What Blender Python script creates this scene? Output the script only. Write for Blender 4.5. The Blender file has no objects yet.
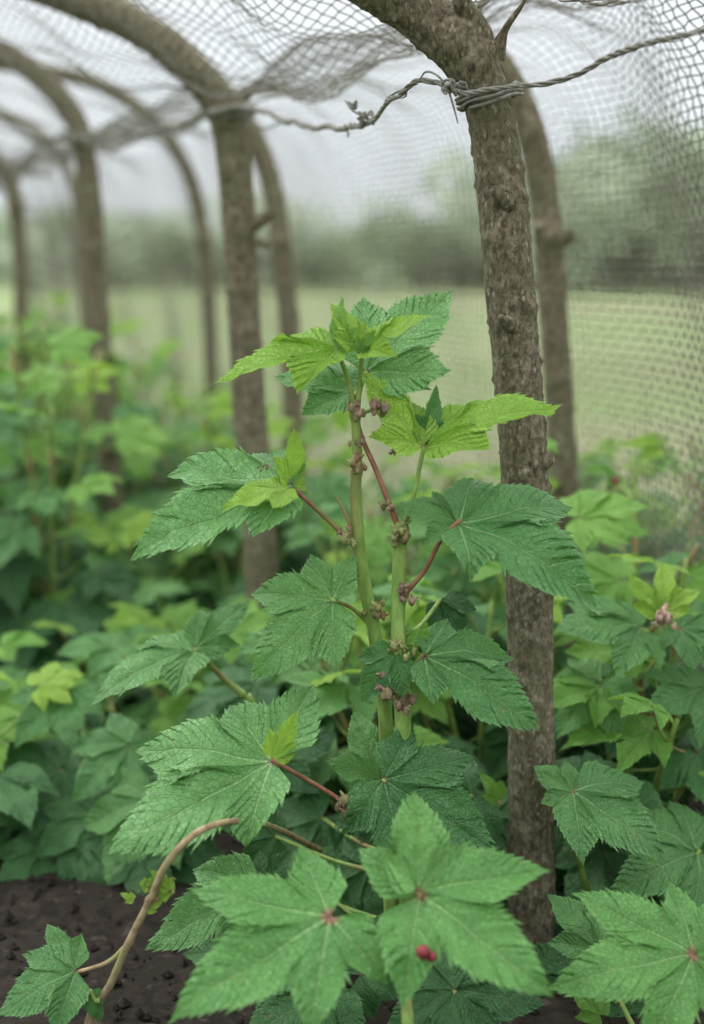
import bpy, bmesh, math, random
import numpy as np
from mathutils import Vector, Matrix, noise
random.seed(7)
S = bpy.context.scene; COL = S.collection
S.view_settings.view_transform = 'Standard'; S.view_settings.look = 'None'; S.view_settings.exposure = 0
PI = math.pi
# ---------------------------------------------------------------- camera
F = 1422.0; TH = math.atan((512-270)/F); CAM = Vector((0,0,.585))
FW = Vector((0,math.cos(TH),-math.sin(TH))); UP = Vector((0,math.sin(TH),math.cos(TH)))
def W(px,py,d):
    v = FW + Vector((1,0,0))*((px-352)/F) + UP*((512-py)/F)
    return CAM + v*(d/v.y)
cd = bpy.data.cameras.new('camera'); cam = bpy.data.objects.new('camera',cd); COL.objects.link(cam)
cam.location = CAM; cam.rotation_euler = (PI/2-TH,0,0)
cd.sensor_fit='VERTICAL'; cd.sensor_height=36; cd.sensor_width=24; cd.lens=F/1024*36
cd.clip_start=.02; cd.clip_end=2000
cd.dof.use_dof=True; cd.dof.focus_distance=(W(380,560,1.07)-CAM).dot(FW); cd.dof.aperture_fstop=2.9
S.camera = cam
# ---------------------------------------------------------------- materials
def nt(name):
    m = bpy.data.materials.new(name); m.use_nodes=True; t=m.node_tree; t.nodes.clear(); return m,t
class G:
    def __init__(s,t): s.t=t
    def n(s,ty,ins=None,**kw):
        k = s.t.nodes.new(ty)
        for a,b in kw.items(): setattr(k,a,b)
        for a,b in (ins or {}).items():
            if isinstance(b,bpy.types.NodeSocket): s.t.links.new(b,k.inputs[a])
            else: k.inputs[a].default_value=b
        return k
    def math(s,op,a,b=0,c=None,clamp=False):
        ins={0:a,1:b}
        if c is not None: ins[2]=c
        return s.n('ShaderNodeMath',ins,operation=op,use_clamp=clamp).outputs[0]
    def mix(s,f,a,b,blend='MIX'):
        k=s.n('ShaderNodeMix',data_type='RGBA',blend_type=blend)
        for i,v in ((0,f),(6,a),(7,b)):
            if isinstance(v,bpy.types.NodeSocket): s.t.links.new(v,k.inputs[i])
            else: k.inputs[i].default_value = v if i==0 else (*v[:3],1)
        return k.outputs[2]
    def step(s,v,a,b):
        return s.n('ShaderNodeMapRange',{0:v,1:a,2:b,3:0.,4:1.},interpolation_type='SMOOTHSTEP').outputs[0]
def leaf_mat(name,c1,c2,vein,trans,tcol,red=(.16,.03,.05),rough=.44,rr=.05):
    m,t=nt(name); g=G(t)
    gr=g.n('ShaderNodeUVMap',uv_map='grid').outputs[0]; rb=g.n('ShaderNodeUVMap',uv_map='rib').outputs[0]
    sg=g.n('ShaderNodeSeparateXYZ',{0:gr}); sr=g.n('ShaderNodeSeparateXYZ',{0:rb})
    tc=g.n('ShaderNodeTexCoord').outputs['Object']
    u,v=sg.outputs[0],sg.outputs[1]; dist,along=sr.outputs[0],sr.outputs[1]
    wid=g.math('MULTIPLY_ADD',along,-.011,.016)
    mid=g.math('SUBTRACT',1.,g.step(g.math('DIVIDE',dist,wid),.3,1.1))
    fr=g.math('ABSOLUTE',g.math('SUBTRACT',g.math('FRACT',g.math('ADD',g.math('MULTIPLY',u,.5),.36)),.5))
    lw=g.math('MULTIPLY_ADD',v,-.035,.060)
    lat=g.math('SUBTRACT',1.,g.step(g.math('DIVIDE',fr,lw),.2,1.1))
    wob=g.n('ShaderNodeTexNoise',{'Vector':tc,'Scale':12.,'Detail':2.}).outputs[0]
    fr2=g.math('ABSOLUTE',g.math('SUBTRACT',g.math('FRACT',g.math('ADD',g.math('MULTIPLY_ADD',wob,1.4,g.math('MULTIPLY',u,1.)),g.math('MULTIPLY',v,2.6))),.5))
    lat2=g.math('MULTIPLY',g.math('SUBTRACT',1.,g.step(fr2,.02,.10)),.30)
    vor=g.n('ShaderNodeTexVoronoi',{'Vector':tc,'Scale':26.},feature='DISTANCE_TO_EDGE').outputs[0]
    cell=g.math('SUBTRACT',1.,g.step(vor,.0,.11))
    vm=g.math('MAXIMUM',mid,g.math('MULTIPLY',lat,.7)); vm2=g.math('MAXIMUM',vm,g.math('MAXIMUM',lat2,g.math('MULTIPLY',cell,.34)))
    oi=g.n('ShaderNodeObjectInfo').outputs['Random']
    ns=g.n('ShaderNodeTexNoise',{'Vector':tc,'Scale':3.,'Detail':5.}).outputs[0]
    f=g.math('ADD',g.math('MULTIPLY',ns,.9),g.math('MULTIPLY_ADD',oi,.9,-.45),clamp=True)
    col=g.mix(f,c1,c2)
    n2=g.n('ShaderNodeTexNoise',{'Vector':tc,'Scale':22.,'Detail':3.}).outputs[0]
    col=g.mix(g.math('MULTIPLY',g.step(n2,.50,.8),.45),col,[x*.5 for x in c1])
    n3=g.n('ShaderNodeTexNoise',{'Vector':tc,'Scale':9.,'Detail':4.}).outputs[0]
    col=g.mix(g.math('MULTIPLY',g.step(n3,.69,.75),.5),col,(.20,.16,.06))
    halo=g.math('SUBTRACT',1.,g.step(dist,.01,.10)); col=g.mix(g.math('MULTIPLY',halo,.22),col,[x*.5 for x in c1])
    edge=g.step(v,.86,1.); col=g.mix(g.math('MULTIPLY',edge,.18),col,vein)
    col=g.mix(g.math('MULTIPLY',vm2,.50),col,vein)
    rad=g.n('ShaderNodeVectorMath',{0:tc},operation='LENGTH').outputs['Value']
    col=g.mix(g.math('MULTIPLY',g.math('SUBTRACT',1.,g.step(rad,rr*.25,rr)),.7),col,red)
    geo=g.n('ShaderNodeNewGeometry').outputs['Backfacing']
    col=g.mix(g.math('MULTIPLY',geo,.45),col,[min(1,x*1.35+.03) for x in c2])
    h=g.math('ADD',g.math('MULTIPLY',vm,-.9),g.math('ADD',g.math('MULTIPLY',cell,-.6),g.math('MULTIPLY',n2,1.4)))
    bp=g.n('ShaderNodeBump',{'Height':h,'Strength':.75,'Distance':.0014}).outputs[0]
    p=g.n('ShaderNodeBsdfPrincipled',{'Base Color':col,'Roughness':rough,'Normal':bp,'Specular IOR Level':.45})
    tr=g.n('ShaderNodeBsdfTranslucent',{'Color':g.mix(g.math('MULTIPLY',vm2,.5),tcol,[x*.6 for x in tcol]),'Normal':bp})
    mx=g.n('ShaderNodeMixShader',{0:trans,1:p.outputs[0],2:tr.outputs[0]})
    o=g.n('ShaderNodeOutputMaterial',{0:mx.outputs[0]}); return m
M={}
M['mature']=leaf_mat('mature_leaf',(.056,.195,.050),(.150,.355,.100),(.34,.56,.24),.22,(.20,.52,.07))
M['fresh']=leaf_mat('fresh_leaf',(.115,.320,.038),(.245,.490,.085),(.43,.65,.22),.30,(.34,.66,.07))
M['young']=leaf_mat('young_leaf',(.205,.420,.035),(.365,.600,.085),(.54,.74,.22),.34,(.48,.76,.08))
M['shade_dark']=leaf_mat('painted_shade_leaf',(.020,.092,.024),(.058,.185,.048),(.15,.32,.12),.16,(.10,.33,.05))  # darker copy of the leaf material, understory shade painted into its colour
M['front']=leaf_mat('front_leaf',(.068,.235,.045),(.150,.365,.085),(.33,.55,.20),.2,(.22,.54,.07),red=(.32,.03,.09),rr=.08)
def simple(name,cols,scale,rough=.8,bump=.5,dist=.002,stretch=(1,1,1),extra=None,spec=.3):
    m,t=nt(name); g=G(t)
    tc=g.n('ShaderNodeTexCoord').outputs['Object']
    mp=g.n('ShaderNodeMapping',{'Vector':tc,'Scale':stretch}).outputs[0]
    a=g.n('ShaderNodeTexNoise',{'Vector':mp,'Scale':scale,'Detail':8.,'Roughness':.65}).outputs[0]
    b=g.n('ShaderNodeTexNoise',{'Vector':mp,'Scale':scale*.22,'Detail':3.}).outputs[0]
    col=g.mix(g.step(a,.35,.68),cols[0],cols[1])
    if len(cols)>2: col=g.mix(g.step(b,.48,.66),col,cols[2])
    if len(cols)>3:
        c=g.n('ShaderNodeTexNoise',{'Vector':tc,'Scale':scale*.9,'Detail':5.}).outputs[0]
        col=g.mix(g.step(c,.62,.70),col,cols[3])
    bp=g.n('ShaderNodeBump',{'Height':a,'Strength':bump,'Distance':dist}).outputs[0]
    p=g.n('ShaderNodeBsdfPrincipled',{'Base Color':col,'Roughness':rough,'Normal':bp,'Specular IOR Level':spec})
    g.n('ShaderNodeOutputMaterial',{0:p.outputs[0]}); return m
def bark_mat():
    m,t=nt('bark'); g=G(t)
    tc=g.n('ShaderNodeTexCoord').outputs['Object']
    mp=g.n('ShaderNodeMapping',{'Vector':tc,'Scale':(1,1,.5)}).outputs[0]
    a=g.n('ShaderNodeTexNoise',{'Vector':mp,'Scale':230.,'Detail':9.,'Roughness':.8}).outputs[0]
    b=g.n('ShaderNodeTexNoise',{'Vector':tc,'Scale':22.,'Detail':4.}).outputs[0]
    c=g.n('ShaderNodeTexNoise',{'Vector':tc,'Scale':75.,'Detail':8.,'Roughness':.75}).outputs[0]
    v=g.n('ShaderNodeTexVoronoi',{'Vector':mp,'Scale':170.,'Randomness':1.}).outputs[0]
    col=g.mix(g.step(a,.38,.62),(.075,.062,.038),(.28,.245,.165))
    col=g.mix(g.math('MULTIPLY',g.step(b,.40,.64),.40),col,(.165,.162,.088))
    col=g.mix(g.math('MULTIPLY',g.step(c,.54,.62),.6),col,(.40,.375,.28))
    col=g.mix(g.math('MULTIPLY',g.math('SUBTRACT',1.,g.step(v,.10,.28)),.7),col,(.46,.41,.29))
    h=g.math('ADD',a,g.math('ADD',g.math('MULTIPLY',c,.9),g.math('MULTIPLY',v,-.7)))
    bp=g.n('ShaderNodeBump',{'Height':h,'Strength':1.,'Distance':.003}).outputs[0]
    p=g.n('ShaderNodeBsdfPrincipled',{'Base Color':col,'Roughness':.85,'Normal':bp,'Specular IOR Level':.25})
    g.n('ShaderNodeOutputMaterial',{0:p.outputs[0]}); return m
M['bark']=bark_mat()
M['stem']=simple('green_stem',[(.14,.26,.05),(.30,.44,.12),(.22,.18,.07)],120,.5,.5,.0006,(1,1,.3))
M['petiole']=simple('red_petiole',[(.20,.085,.055),(.34,.16,.10),(.24,.20,.08)],90,.45,.2,.0004)
M['petgreen']=simple('green_petiole',[(.16,.27,.055),(.27,.38,.10),(.28,.19,.09)],90,.45,.2,.0004)
M['cane']=simple('brown_cane',[(.20,.145,.08),(.40,.31,.18),(.28,.28,.12)],120,.7,.6,.0008)
M['bud']=simple('bud_scales',[(.12,.075,.05),(.38,.27,.20),(.23,.22,.10)],250,.65,.8,.0009)
M['budpink']=simple('pink_bud_scales',[(.30,.16,.13),(.58,.42,.35),(.36,.36,.18)],250,.6,.6,.0009)
M['budgreen']=simple('green_bud_scales',[(.16,.20,.06),(.36,.38,.16),(.24,.14,.09)],250,.6,.8,.0009)
M['berry']=simple('red_berry',[(.16,.02,.03),(.25,.04,.045)],60,.45,.1,.0004,spec=.35)
M['rope']=simple('rope_fibre',[(.16,.155,.135),(.34,.335,.295),(.24,.23,.20)],160,.85,.8,.001)
M['net']=simple('net_cord',[(.17,.16,.13),(.28,.265,.225)],40,.75,.1,.0003)
M['soil']=simple('dark_soil',[(.009,.007,.005),(.034,.025,.018),(.022,.017,.012),(.06,.05,.04)],70,.95,1.,.006)
M['crown']=simple('haze_tinted_foliage',[(.30,.37,.24),(.50,.57,.42)],1.5,.8,.1,.01)  # distance haze painted into the pale crown colour
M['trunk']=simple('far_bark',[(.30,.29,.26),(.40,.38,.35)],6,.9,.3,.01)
M['blade']=simple('grass_blades',[(.18,.25,.10),(.25,.315,.14),(.27,.26,.155)],3,.7,.1,.001)
def ground_mat():
    m,t=nt('meadow_ground'); g=G(t)
    tc=g.n('ShaderNodeTexCoord').outputs['Object']
    mp=g.n('ShaderNodeMapping',{'Vector':tc,'Scale':(.25,1,1)}).outputs[0]
    a=g.n('ShaderNodeTexNoise',{'Vector':mp,'Scale':.35,'Detail':4.}).outputs[0]
    b=g.n('ShaderNodeTexNoise',{'Vector':tc,'Scale':18.,'Detail':8.}).outputs[0]
    c=g.mix(g.step(a,.42,.64),(.225,.305,.130),(.275,.265,.170))
    c=g.mix(g.math('MULTIPLY',b,.35),c,(.12,.17,.07))
    bp=g.n('ShaderNodeBump',{'Height':b,'Strength':.6,'Distance':.02}).outputs[0]
    p=g.n('ShaderNodeBsdfPrincipled',{'Base Color':c,'Roughness':.95,'Normal':bp,'Specular IOR Level':.1})
    g.n('ShaderNodeOutputMaterial',{0:p.outputs[0]}); return m
M['ground']=ground_mat()
# ---------------------------------------------------------------- helpers
def tag(o,label=None,cat=None,group=None,kind=None):
    if label: o['label']=label
    if cat: o['category']=cat
    if group: o['group']=group
    if kind: o['kind']=kind
    return o
def empty(name,loc):
    o=bpy.data.objects.new(name,None); COL.objects.link(o); o.location=loc; o.empty_display_size=.02; return o
def build(name,verts,faces,mat,parent=None,smooth=True):
    off=parent.location if parent else Vector((0,0,0))
    me=bpy.data.meshes.new(name); me.from_pydata([tuple(Vector(v)-off) for v in verts],[],faces)
    me.materials.append(M[mat])
    if smooth: me.polygons.foreach_set('use_smooth',[True]*len(me.polygons))
    o=bpy.data.objects.new(name,me); COL.objects.link(o)
    if parent: o.parent=parent
    return o
def catmull(pts,vals,n):
    P=[Vector(p) for p in pts]; P=[P[0]*2-P[1]]+P+[P[-1]*2-P[-2]]; V=[vals[0]]+list(vals)+[vals[-1]]
    op,ov=[],[]
    for i in range(1,len(P)-2):
        for k in range(n):
            t=k/n; a,b,c,d=P[i-1],P[i],P[i+1],P[i+2]
            op.append(.5*((2*b)+(c-a)*t+(2*a-5*b+4*c-d)*t*t+(3*b-a-3*c+d)*t**3))
            ov.append(V[i]*(1-t)+V[i+1]*t)
    op.append(P[-2]); ov.append(V[-2]); return op,ov
def tube(V,Fc,pts,rad,n=8,sub=6,rough=0,seed=0,knots=(),cap=True,freq=60.,warts=0):
    P,R=catmull(pts,rad,sub) if sub>1 else ([Vector(p) for p in pts],list(rad))
    base=len(V); T0=(P[1]-P[0]).normalized(); N=T0.orthogonal().normalized()
    knots=list(knots)
    if warts:
        rg=random.Random(seed+99)
        for _ in range(warts):
            i=rg.randrange(len(P)-1); T=(P[i+1]-P[i]).normalized(); A=T.orthogonal().normalized(); B=T.cross(A); a=rg.uniform(0,2*PI)
            s=rg.uniform(.0014,.0034); knots.append((P[i]+(A*math.cos(a)+B*math.sin(a))*R[i],0,s*rg.uniform(.4,.85),s))
    for i,p in enumerate(P):
        T=(P[min(i+1,len(P)-1)]-P[max(i-1,0)]).normalized()
        N=(N-T*N.dot(T)).normalized(); B=T.cross(N)
        near=[k for k in knots if (k[0]-p).length<R[i]*1.6+k[3]*3]
        for k in range(n):
            a=2*PI*k/n; d=N*math.cos(a)+B*math.sin(a); r=R[i]; q=p+d*R[i]
            if rough:
                z=noise.noise(Vector((q.x*freq+seed,q.y*freq,q.z*freq*.5)))*.5+noise.noise(Vector((q.x*freq*3+seed,q.y*freq*3,q.z*freq*1.8)))*.45+noise.noise(Vector((q.x*freq*6,q.y*freq*6+seed,q.z*freq*4)))*.25+noise.noise(Vector((q.x*14+seed,q.y*14,q.z*9)))*1.0
                r*=1+rough*z
            for (kp,kd,kr,ks) in near:
                dd=(q-kp).length
                if dd<ks*2.6: r+=kr*math.exp(-(dd/ks)**2)
            V.append(p+d*r)
    m=len(P)
    for i in range(m-1):
        for k in range(n):
            a=base+i*n+k; b=base+i*n+(k+1)%n; Fc.append((a,b,b+n,a+n))
    if cap:
        Fc.append(tuple(base+k for k in range(n))[::-1]); Fc.append(tuple(base+(m-1)*n+k for k in range(n)))
def blob(V,Fc,c,r,stretch=(1,1,1),rng=random,jit=.15):
    base=len(V); nu,nv=8,6
    for j in range(nv+1):
        th=PI*j/nv
        for i in range(nu):
            ph=2*PI*i/nu; k=r*(1+rng.uniform(-jit,jit))
            V.append(Vector(c)+Vector((k*math.sin(th)*math.cos(ph)*stretch[0],k*math.sin(th)*math.sin(ph)*stretch[1],k*math.cos(th)*stretch[2])))
    for j in range(nv):
        for i in range(nu):
            a=base+j*nu+i; b=base+j*nu+(i+1)%nu; Fc.append((a,b,b+nu,a+nu))
# ---------------------------------------------------------------- leaf meshes
P5=[(-100,.60,.25),(-47,.84,.27),(0,1,.28),(47,.84,.27),(100,.60,.25)]
P5b=[(-92,.50,.24),(-42,.78,.27),(0,1,.28),(44,.74,.27),(95,.52,.24)]
P3=[(-50,.70,.28),(0,1,.29),(48,.74,.28)]
P3n=[(-38,.58,.20),(0,1,.21),(40,.55,.20)]
def leaf_mesh(name,lobes,seed,droop=.18,fold=.20,side=.1,twist=.0,sinus=.58,amp=.050,lod=0):
    rng=random.Random(seed); V=[];Fc=[];UG=[];UR=[]
    lobes=[(a+rng.uniform(-4,4),L*rng.uniform(.94,1.06) if a else 1,w*rng.uniform(.92,1.1)) for a,L,w in lobes]
    nl=len(lobes); NC=4 if lod else 7
    prof=((0,0),(.5,.7),(.86,1.15)) if lod else ((0,0),(.3,.38),(.62,.80),(.85,1.2),(.94,.4))
    sr=[]
    for k in range(nl-1):
        sr.append(min(sinus*(lobes[k][1]+lobes[k+1][1])/2,.82*min(lobes[k][1],lobes[k+1][1]))*rng.uniform(.92,1.05))
    offs=Vector((rng.uniform(0,50),rng.uniform(0,50),0))
    for k,(ang,L,w) in enumerate(lobes):
        A=math.radians(ang); ld=rng.uniform(-.10,.22)
        for sg in (-1,1):
            if (sg<0 and k==0) or (sg>0 and k==nl-1): dl=math.radians(50); s_r=L*.42; outer=True
            else:
                j=k-1 if sg<0 else k; dl=math.radians(abs(lobes[j+1][0]-lobes[j][0])/2); s_r=sr[j]; outer=False
            S0=Vector((s_r*math.cos(dl),s_r*math.sin(dl)))
            T=Vector((L,0)); C1=Vector((max(L*.52,min(S0.x*1.12,L*.85)),max(w*L*1.2,S0.y*1.0))); C2=Vector((max(L*.80,min(S0.x*1.2,L*.95)),w*L*.60))
            nt_=max(6,round(14*L*(1-s_r/L*.25)))+(rng.random()<.3)
            if lod: nt_=max(4,int(nt_*.6))
            m0=.15*L
            rows=[]; nin=4
            for q in range(nin): f=q/nin; rows.append((m0*f,S0*f,-2*(1-f),f*.17,1.))
            for t in range(nt_):
                am=amp*L**.7*rng.uniform(.55,1.2)*(1.4 if t%3==1 else .8)
                for f,of in prof:
                    q=(t+f)/nt_
                    b=(1-q)**3*S0+3*(1-q)**2*q*C1+3*(1-q)*q*q*C2+q**3*T
                    tg=(3*(1-q)**2*(C1-S0)+6*(1-q)*q*(C2-C1)+3*q*q*(T-C2)).normalized()
                    nr=Vector((-tg.y,tg.x))
                    if nr.y<0 and q<.9: nr=-nr
                    b=b+(nr*.7+tg*.8)*am*of*(1-.45*q)*(.3 if q<.08 and not outer else 1)
                    rows.append((m0+(L-m0)*(.93*q**1.55+.07*q),b,t+f,.17+.83*q,1-q))
            rows.append((L*1.04,Vector((L*1.04,0)),nt_,1,0))
            base=len(V)
            for (mm,b,u,al,win) in rows:
                Mp=Vector((mm,0)); hw=(b-Mp).length
                for i in range(NC+1):
                    v=i/NC; p=Mp+(b-Mp)*v; p.x-=.03*L*math.sin(PI*v)*min(1,mm/(.2*L+1e-6))*win**.5
                    xl,yl=p.x,p.y*sg
                    X=Vector((math.cos(A)*xl-math.sin(A)*yl,math.sin(A)*xl+math.cos(A)*yl))
                    r=X.length
                    z=fold*min(r,.42)*(v**.8)*win
                    fr=abs(((u*.5+.36)%1)-.5)*2
                    z+=.005*L*fr*math.sin(PI*min(v*1.05,1))*(.3+.7*min(1,al*2))
                    z-=droop*r*r+side*X.y*X.y-twist*X.x*X.y+ld*max(0,al-.45)**2*L*2
                    z+=.075*noise.noise(Vector((X.x*2.6,X.y*2.6,0))+offs)+.036*noise.noise(Vector((X.x*7,X.y*7,3))+offs)*r+.012*noise.noise(Vector((X.x*16,X.y*16,5))+offs)*r+.055*v*v*win*noise.noise(Vector((X.x*6,X.y*6,9))+offs)
                    V.append((X.x,X.y,z)); UG.append((u,v)); UR.append((abs(p.y),al))
            for j in range(len(rows)-1):
                for i in range(NC):
                    a=base+j*(NC+1)+i; q=(a,a+NC+1,a+NC+2,a+1)
                    Fc.append(q if sg>0 else q[::-1])
    me=bpy.data.meshes.new(name); me.from_pydata(V,[],Fc)
    ug=me.uv_layers.new(name='grid'); ur=me.uv_layers.new(name='rib')
    li=np.empty(len(me.loops),dtype=np.int32); me.loops.foreach_get('vertex_index',li)
    ug.data.foreach_set('uv',np.array(UG)[li].ravel()); ur.data.foreach_set('uv',np.array(UR)[li].ravel())
    bm=bmesh.new(); bm.from_mesh(me); bmesh.ops.remove_doubles(bm,verts=bm.verts,dist=2e-4)
    bmesh.ops.recalc_face_normals(bm,faces=bm.faces)
    if sum(f.normal.z*f.calc_area() for f in bm.faces)<0: bmesh.ops.reverse_faces(bm,faces=bm.faces)
    for f in bm.faces: f.smooth=True
    bm.to_mesh(me); bm.free(); me.materials.append(M['mature']); return me
def leaf_obj(root,me,mat,base,tipdir,normal,size,name='leaf'):
    x=tipdir.normalized(); z=(normal-x*normal.dot(x)).normalized(); y=z.cross(x)
    R=Matrix((x,y,z)).transposed().to_4x4()
    o=bpy.data.objects.new(name,me); COL.objects.link(o); o.parent=root
    o.matrix_basis=Matrix.Translation(base-root.location)@R@Matrix.Scale(size,4)
    o.material_slots[0].link='OBJECT'; o.material_slots[0].material=M[mat]
    return o
_ls=[100]
def hero_leaf(root,b,t,nrm,mat='mature',lobes=P5,stalk=None,d=(1.05,1.05),petmat='petiole',pr=.0017,scale=1,**kw):
    _ls[0]+=1
    B=W(*b,d[0]); T=W(*t,d[1]); me=leaf_mesh('leaf',lobes,_ls[0],**kw)
    leaf_obj(root,me,mat,B,T-B,Vector(nrm),(T-B).length*scale)
    if stalk:
        V,Fc=[],[]; pts=stalk+[B]
        if len(pts)==2:
            m_=(pts[0]+pts[1])/2+Vector((0,0,-.004)); pts=[pts[0],m_,pts[1]]
        tube(V,Fc,pts,[pr*1.5]+[pr]*(len(pts)-1),8,6)
        build('leaf_stalk',V,Fc,petmat,root)
def buds(root,c,n,r,mat='bud',seed=0,spread=1.4,name='bud_cluster'):
    rng=random.Random(seed); V,Fc=[],[]; r*=1.12
    for i in range(n):
        o=Vector((rng.gauss(0,1),rng.gauss(0,1),rng.gauss(0,1)))*r*spread*.6
        rr=r*rng.uniform(.35,.8); k=rng.uniform(1,1.7); blob(V,Fc,c+o,rr,(1,1,k),rng,.25)
        for _ in range(2):
            d=Vector((rng.gauss(0,.6),rng.gauss(0,.6),rng.uniform(.1,1.2))).normalized(); tube(V,Fc,[c+o,c+o+d*rr*1.5,c+o+d*rr*2.4],[rr*.55,rr*.4,rr*.05],5,2)
    build(name,V,Fc,mat,root)
# ---------------------------------------------------------------- setting
R_=Vector((-.411,.9116,0)).normalized(); Q_=Vector((R_.y,-R_.x,0)); A0=Vector((.136,1.14,0))
def ST(s,t,z=0): return A0+R_*s+Q_*t+Vector((0,0,z))
V=[(-600,-300,0),(600,-300,0),(600,900,0),(-600,900,0)]
tag(build('ground',V,[(0,1,2,3)],'ground',None,False),kind='structure',label='pale green meadow ground stretching to the hazy treeline',cat='ground')
nx,ny=150,260; V=[];Fc=[]
for j in range(ny+1):
    for i in range(nx+1):
        s=-1.7+8.2*(j/ny); t=-1.9+2.42*(i/nx)
        p=ST(s,t); e=min(1,min(i,nx-i)/6,min(j,ny-j)/6)
        z=.004+e*(.012+.014*noise.noise(p*9)+.008*noise.noise(p*31)+.004*noise.noise(p*80))
        V.append((p.x,p.y,max(z,.004)))
for j in range(ny):
    for i in range(nx):
        a=j*(nx+1)+i; Fc.append((a,a+1,a+nx+2,a+nx+1))
tag(build('soil',V,Fc,'soil'),kind='structure',label='dark crumbly soil of the planting bed',cat='soil')
rng=random.Random(3); V=[];Fc=[]
for i in range(4200):
    s=rng.uniform(-.3,1.1); t=rng.uniform(-.75,.1); p=ST(s,t); r=rng.choice((.0012,.0015,.002,.003,.005))*rng.uniform(.7,1.4)
    z=.016+.014*noise.noise(p*9)+.008*noise.noise(p*31)
    base=len(V)
    for dx in ((1,0,0),(-1,0,0),(0,1,0),(0,-1,0),(0,0,1),(0,0,-1)):
        V.append(Vector((p.x,p.y,z+r*.3))+Vector(dx)*r*rng.uniform(.6,1.3))
    for f in ((0,2,4),(2,1,4),(1,3,4),(3,0,4),(2,0,5),(1,2,5),(3,1,5),(0,3,5)): Fc.append(tuple(base+k for k in f))
tag(build('soil_crumbs',V,Fc,'soil',None,False),label='loose dark crumbs and clods scattered on the bed soil',cat='soil',kind='stuff')
V=[];Fc=[]
for i in range(16000):
    s=rng.uniform(-1,7); t=.5+rng.random()**1.6*5; p=ST(s,t); h=rng.uniform(.015,.045); a=rng.uniform(0,PI); w=rng.uniform(.0015,.003)
    d=Vector((math.cos(a),math.sin(a),0)); l=Vector((rng.gauss(0,1),rng.gauss(0,1),0))*h*.4; b=len(V)
    V+= [p-d*w,p+d*w,p+l*.4+Vector((0,0,h*.6))+d*w*.7,p+l*.4+Vector((0,0,h*.6))-d*w*.7,p+l+Vector((0,0,h))]
    Fc+=[(b,b+1,b+2,b+3),(b+3,b+2,b+4)]
tag(build('meadow_grass',V,Fc,'blade'),label='short meadow grass growing outside the netted tunnel',cat='grass',kind='stuff')
# ---------------------------------------------------------------- hoops
def hoop(path,d,wpx,label,knots=(),n=24,sub=16,rough=.08,seed=0,stubs=(),group='bent branch hoops',warts=0):
    ds=d if isinstance(d,(list,tuple)) else [d]*len(path)
    pts=[W(x,y,dd) for (x,y),dd in zip(path,ds)]
    if pts[0].z>0: b=pts[0].copy(); dr=(pts[0]-pts[1]); b.z=-.05; b.x+=dr.x*.3; pts=[b]+pts
    r0=wpx/F*ds[0]/2; ry=[r0*1.04]+[r0]*(len(pts)-1)
    root=empty('branch_hoop',(pts[0].x,pts[0].y,0)); tag(root,label,'hoop',group)
    V,Fc=[],[]
    kn=[(W(x,y,dd),0,kr,ks) for (x,y,dd,kr,ks) in knots]
    tube(V,Fc,pts,ry,n,sub,rough,seed,kn,freq=75,warts=warts)
    build('bent_branch',V,Fc,'bark',root)
    for st in stubs:
        V,Fc=[],[]; sp=[W(*q[:3]) for q in st]; rr=[q[3] for q in st]
        tube(V,Fc,sp,rr,12,6,.12,seed+5); build('side_shoot',V,Fc,'bark',root)
    return root
rng=random.Random(11)
k0=[(497+rng.uniform(-22,22)+(y-100)*.04,y,1.118+rng.uniform(-.01,.01),rng.uniform(.0015,.004),rng.uniform(.004,.009)) for y in range(110,1000,22)]
k0+=[(553,585,1.13,.006,.008),(476,62,1.13,.008,.012),(500,240,1.12,.004,.012),(452,45,1.12,.006,.010),(462,30,1.13,.008,.009),(492,48,1.13,.006,.008),(470,100,1.12,.004,.008)]
hoop([(529,1010),(531,870),(531,740),(530,620),(526,500),(520,400),(511,300),(502,200),(491,115),(472,66),(440,32),(408,6),(360,-22),(290,-60),(200,-90),(60,-100)],1.14,48,
  'thick rough bark hoop post rising through the middle right in sharp focus',k0,n=72,sub=36,rough=.070,seed=1,warts=420,
  stubs=[[(484,78,1.14,.016),(478,38,1.135,.0125),(468,15,1.13,.009),(462,2,1.125,.007),(460,-12,1.12,.006)],
         [(495,58,1.14,.008),(505,30,1.135,.003),(520,8,1.13,.0018),(530,-10,1.13,.0014)],
         [(545,575,1.13,.008),(556,582,1.125,.005),(562,590,1.12,.002)],[(508,205,1.125,.007),(499,196,1.115,.005),(494,188,1.11,.003)],
         [(520,330,1.13,.008),(506,322,1.115,.005),(500,316,1.11,.002)],[(530,470,1.13,.008),(548,462,1.13,.005),(553,456,1.13,.002)]])
hoop([(264,700),(263,600),(257,500),(249,400),(243,300),(238,210),(230,135),(213,95),(180,58),(138,28),(85,4),(20,-20),(-90,-40),(-220,-30)],1.77,33,
  'second thick bark hoop post left of the tall plant',[(264,214,1.75,.010,.010),(233,225,1.74,.006,.012),(225,120,1.75,.009,.014),(236,98,1.77,.010,.010),(245,330,1.75,.004,.01),(262,455,1.75,.005,.012),(200,68,1.75,.006,.012),(231,290,1.75,.006,.007),(262,385,1.75,.006,.007),(225,170,1.75,.005,.008)],n=48,sub=24,rough=.08,seed=9,warts=240,
  stubs=[[(238,235,1.77,.009),(258,222,1.76,.008),(272,212,1.76,.007)],[(236,110,1.75,.006),(248,96,1.74,.0045),(262,82,1.74,.002)],[(255,240,1.75,.006),(268,246,1.74,.005)]])
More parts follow.
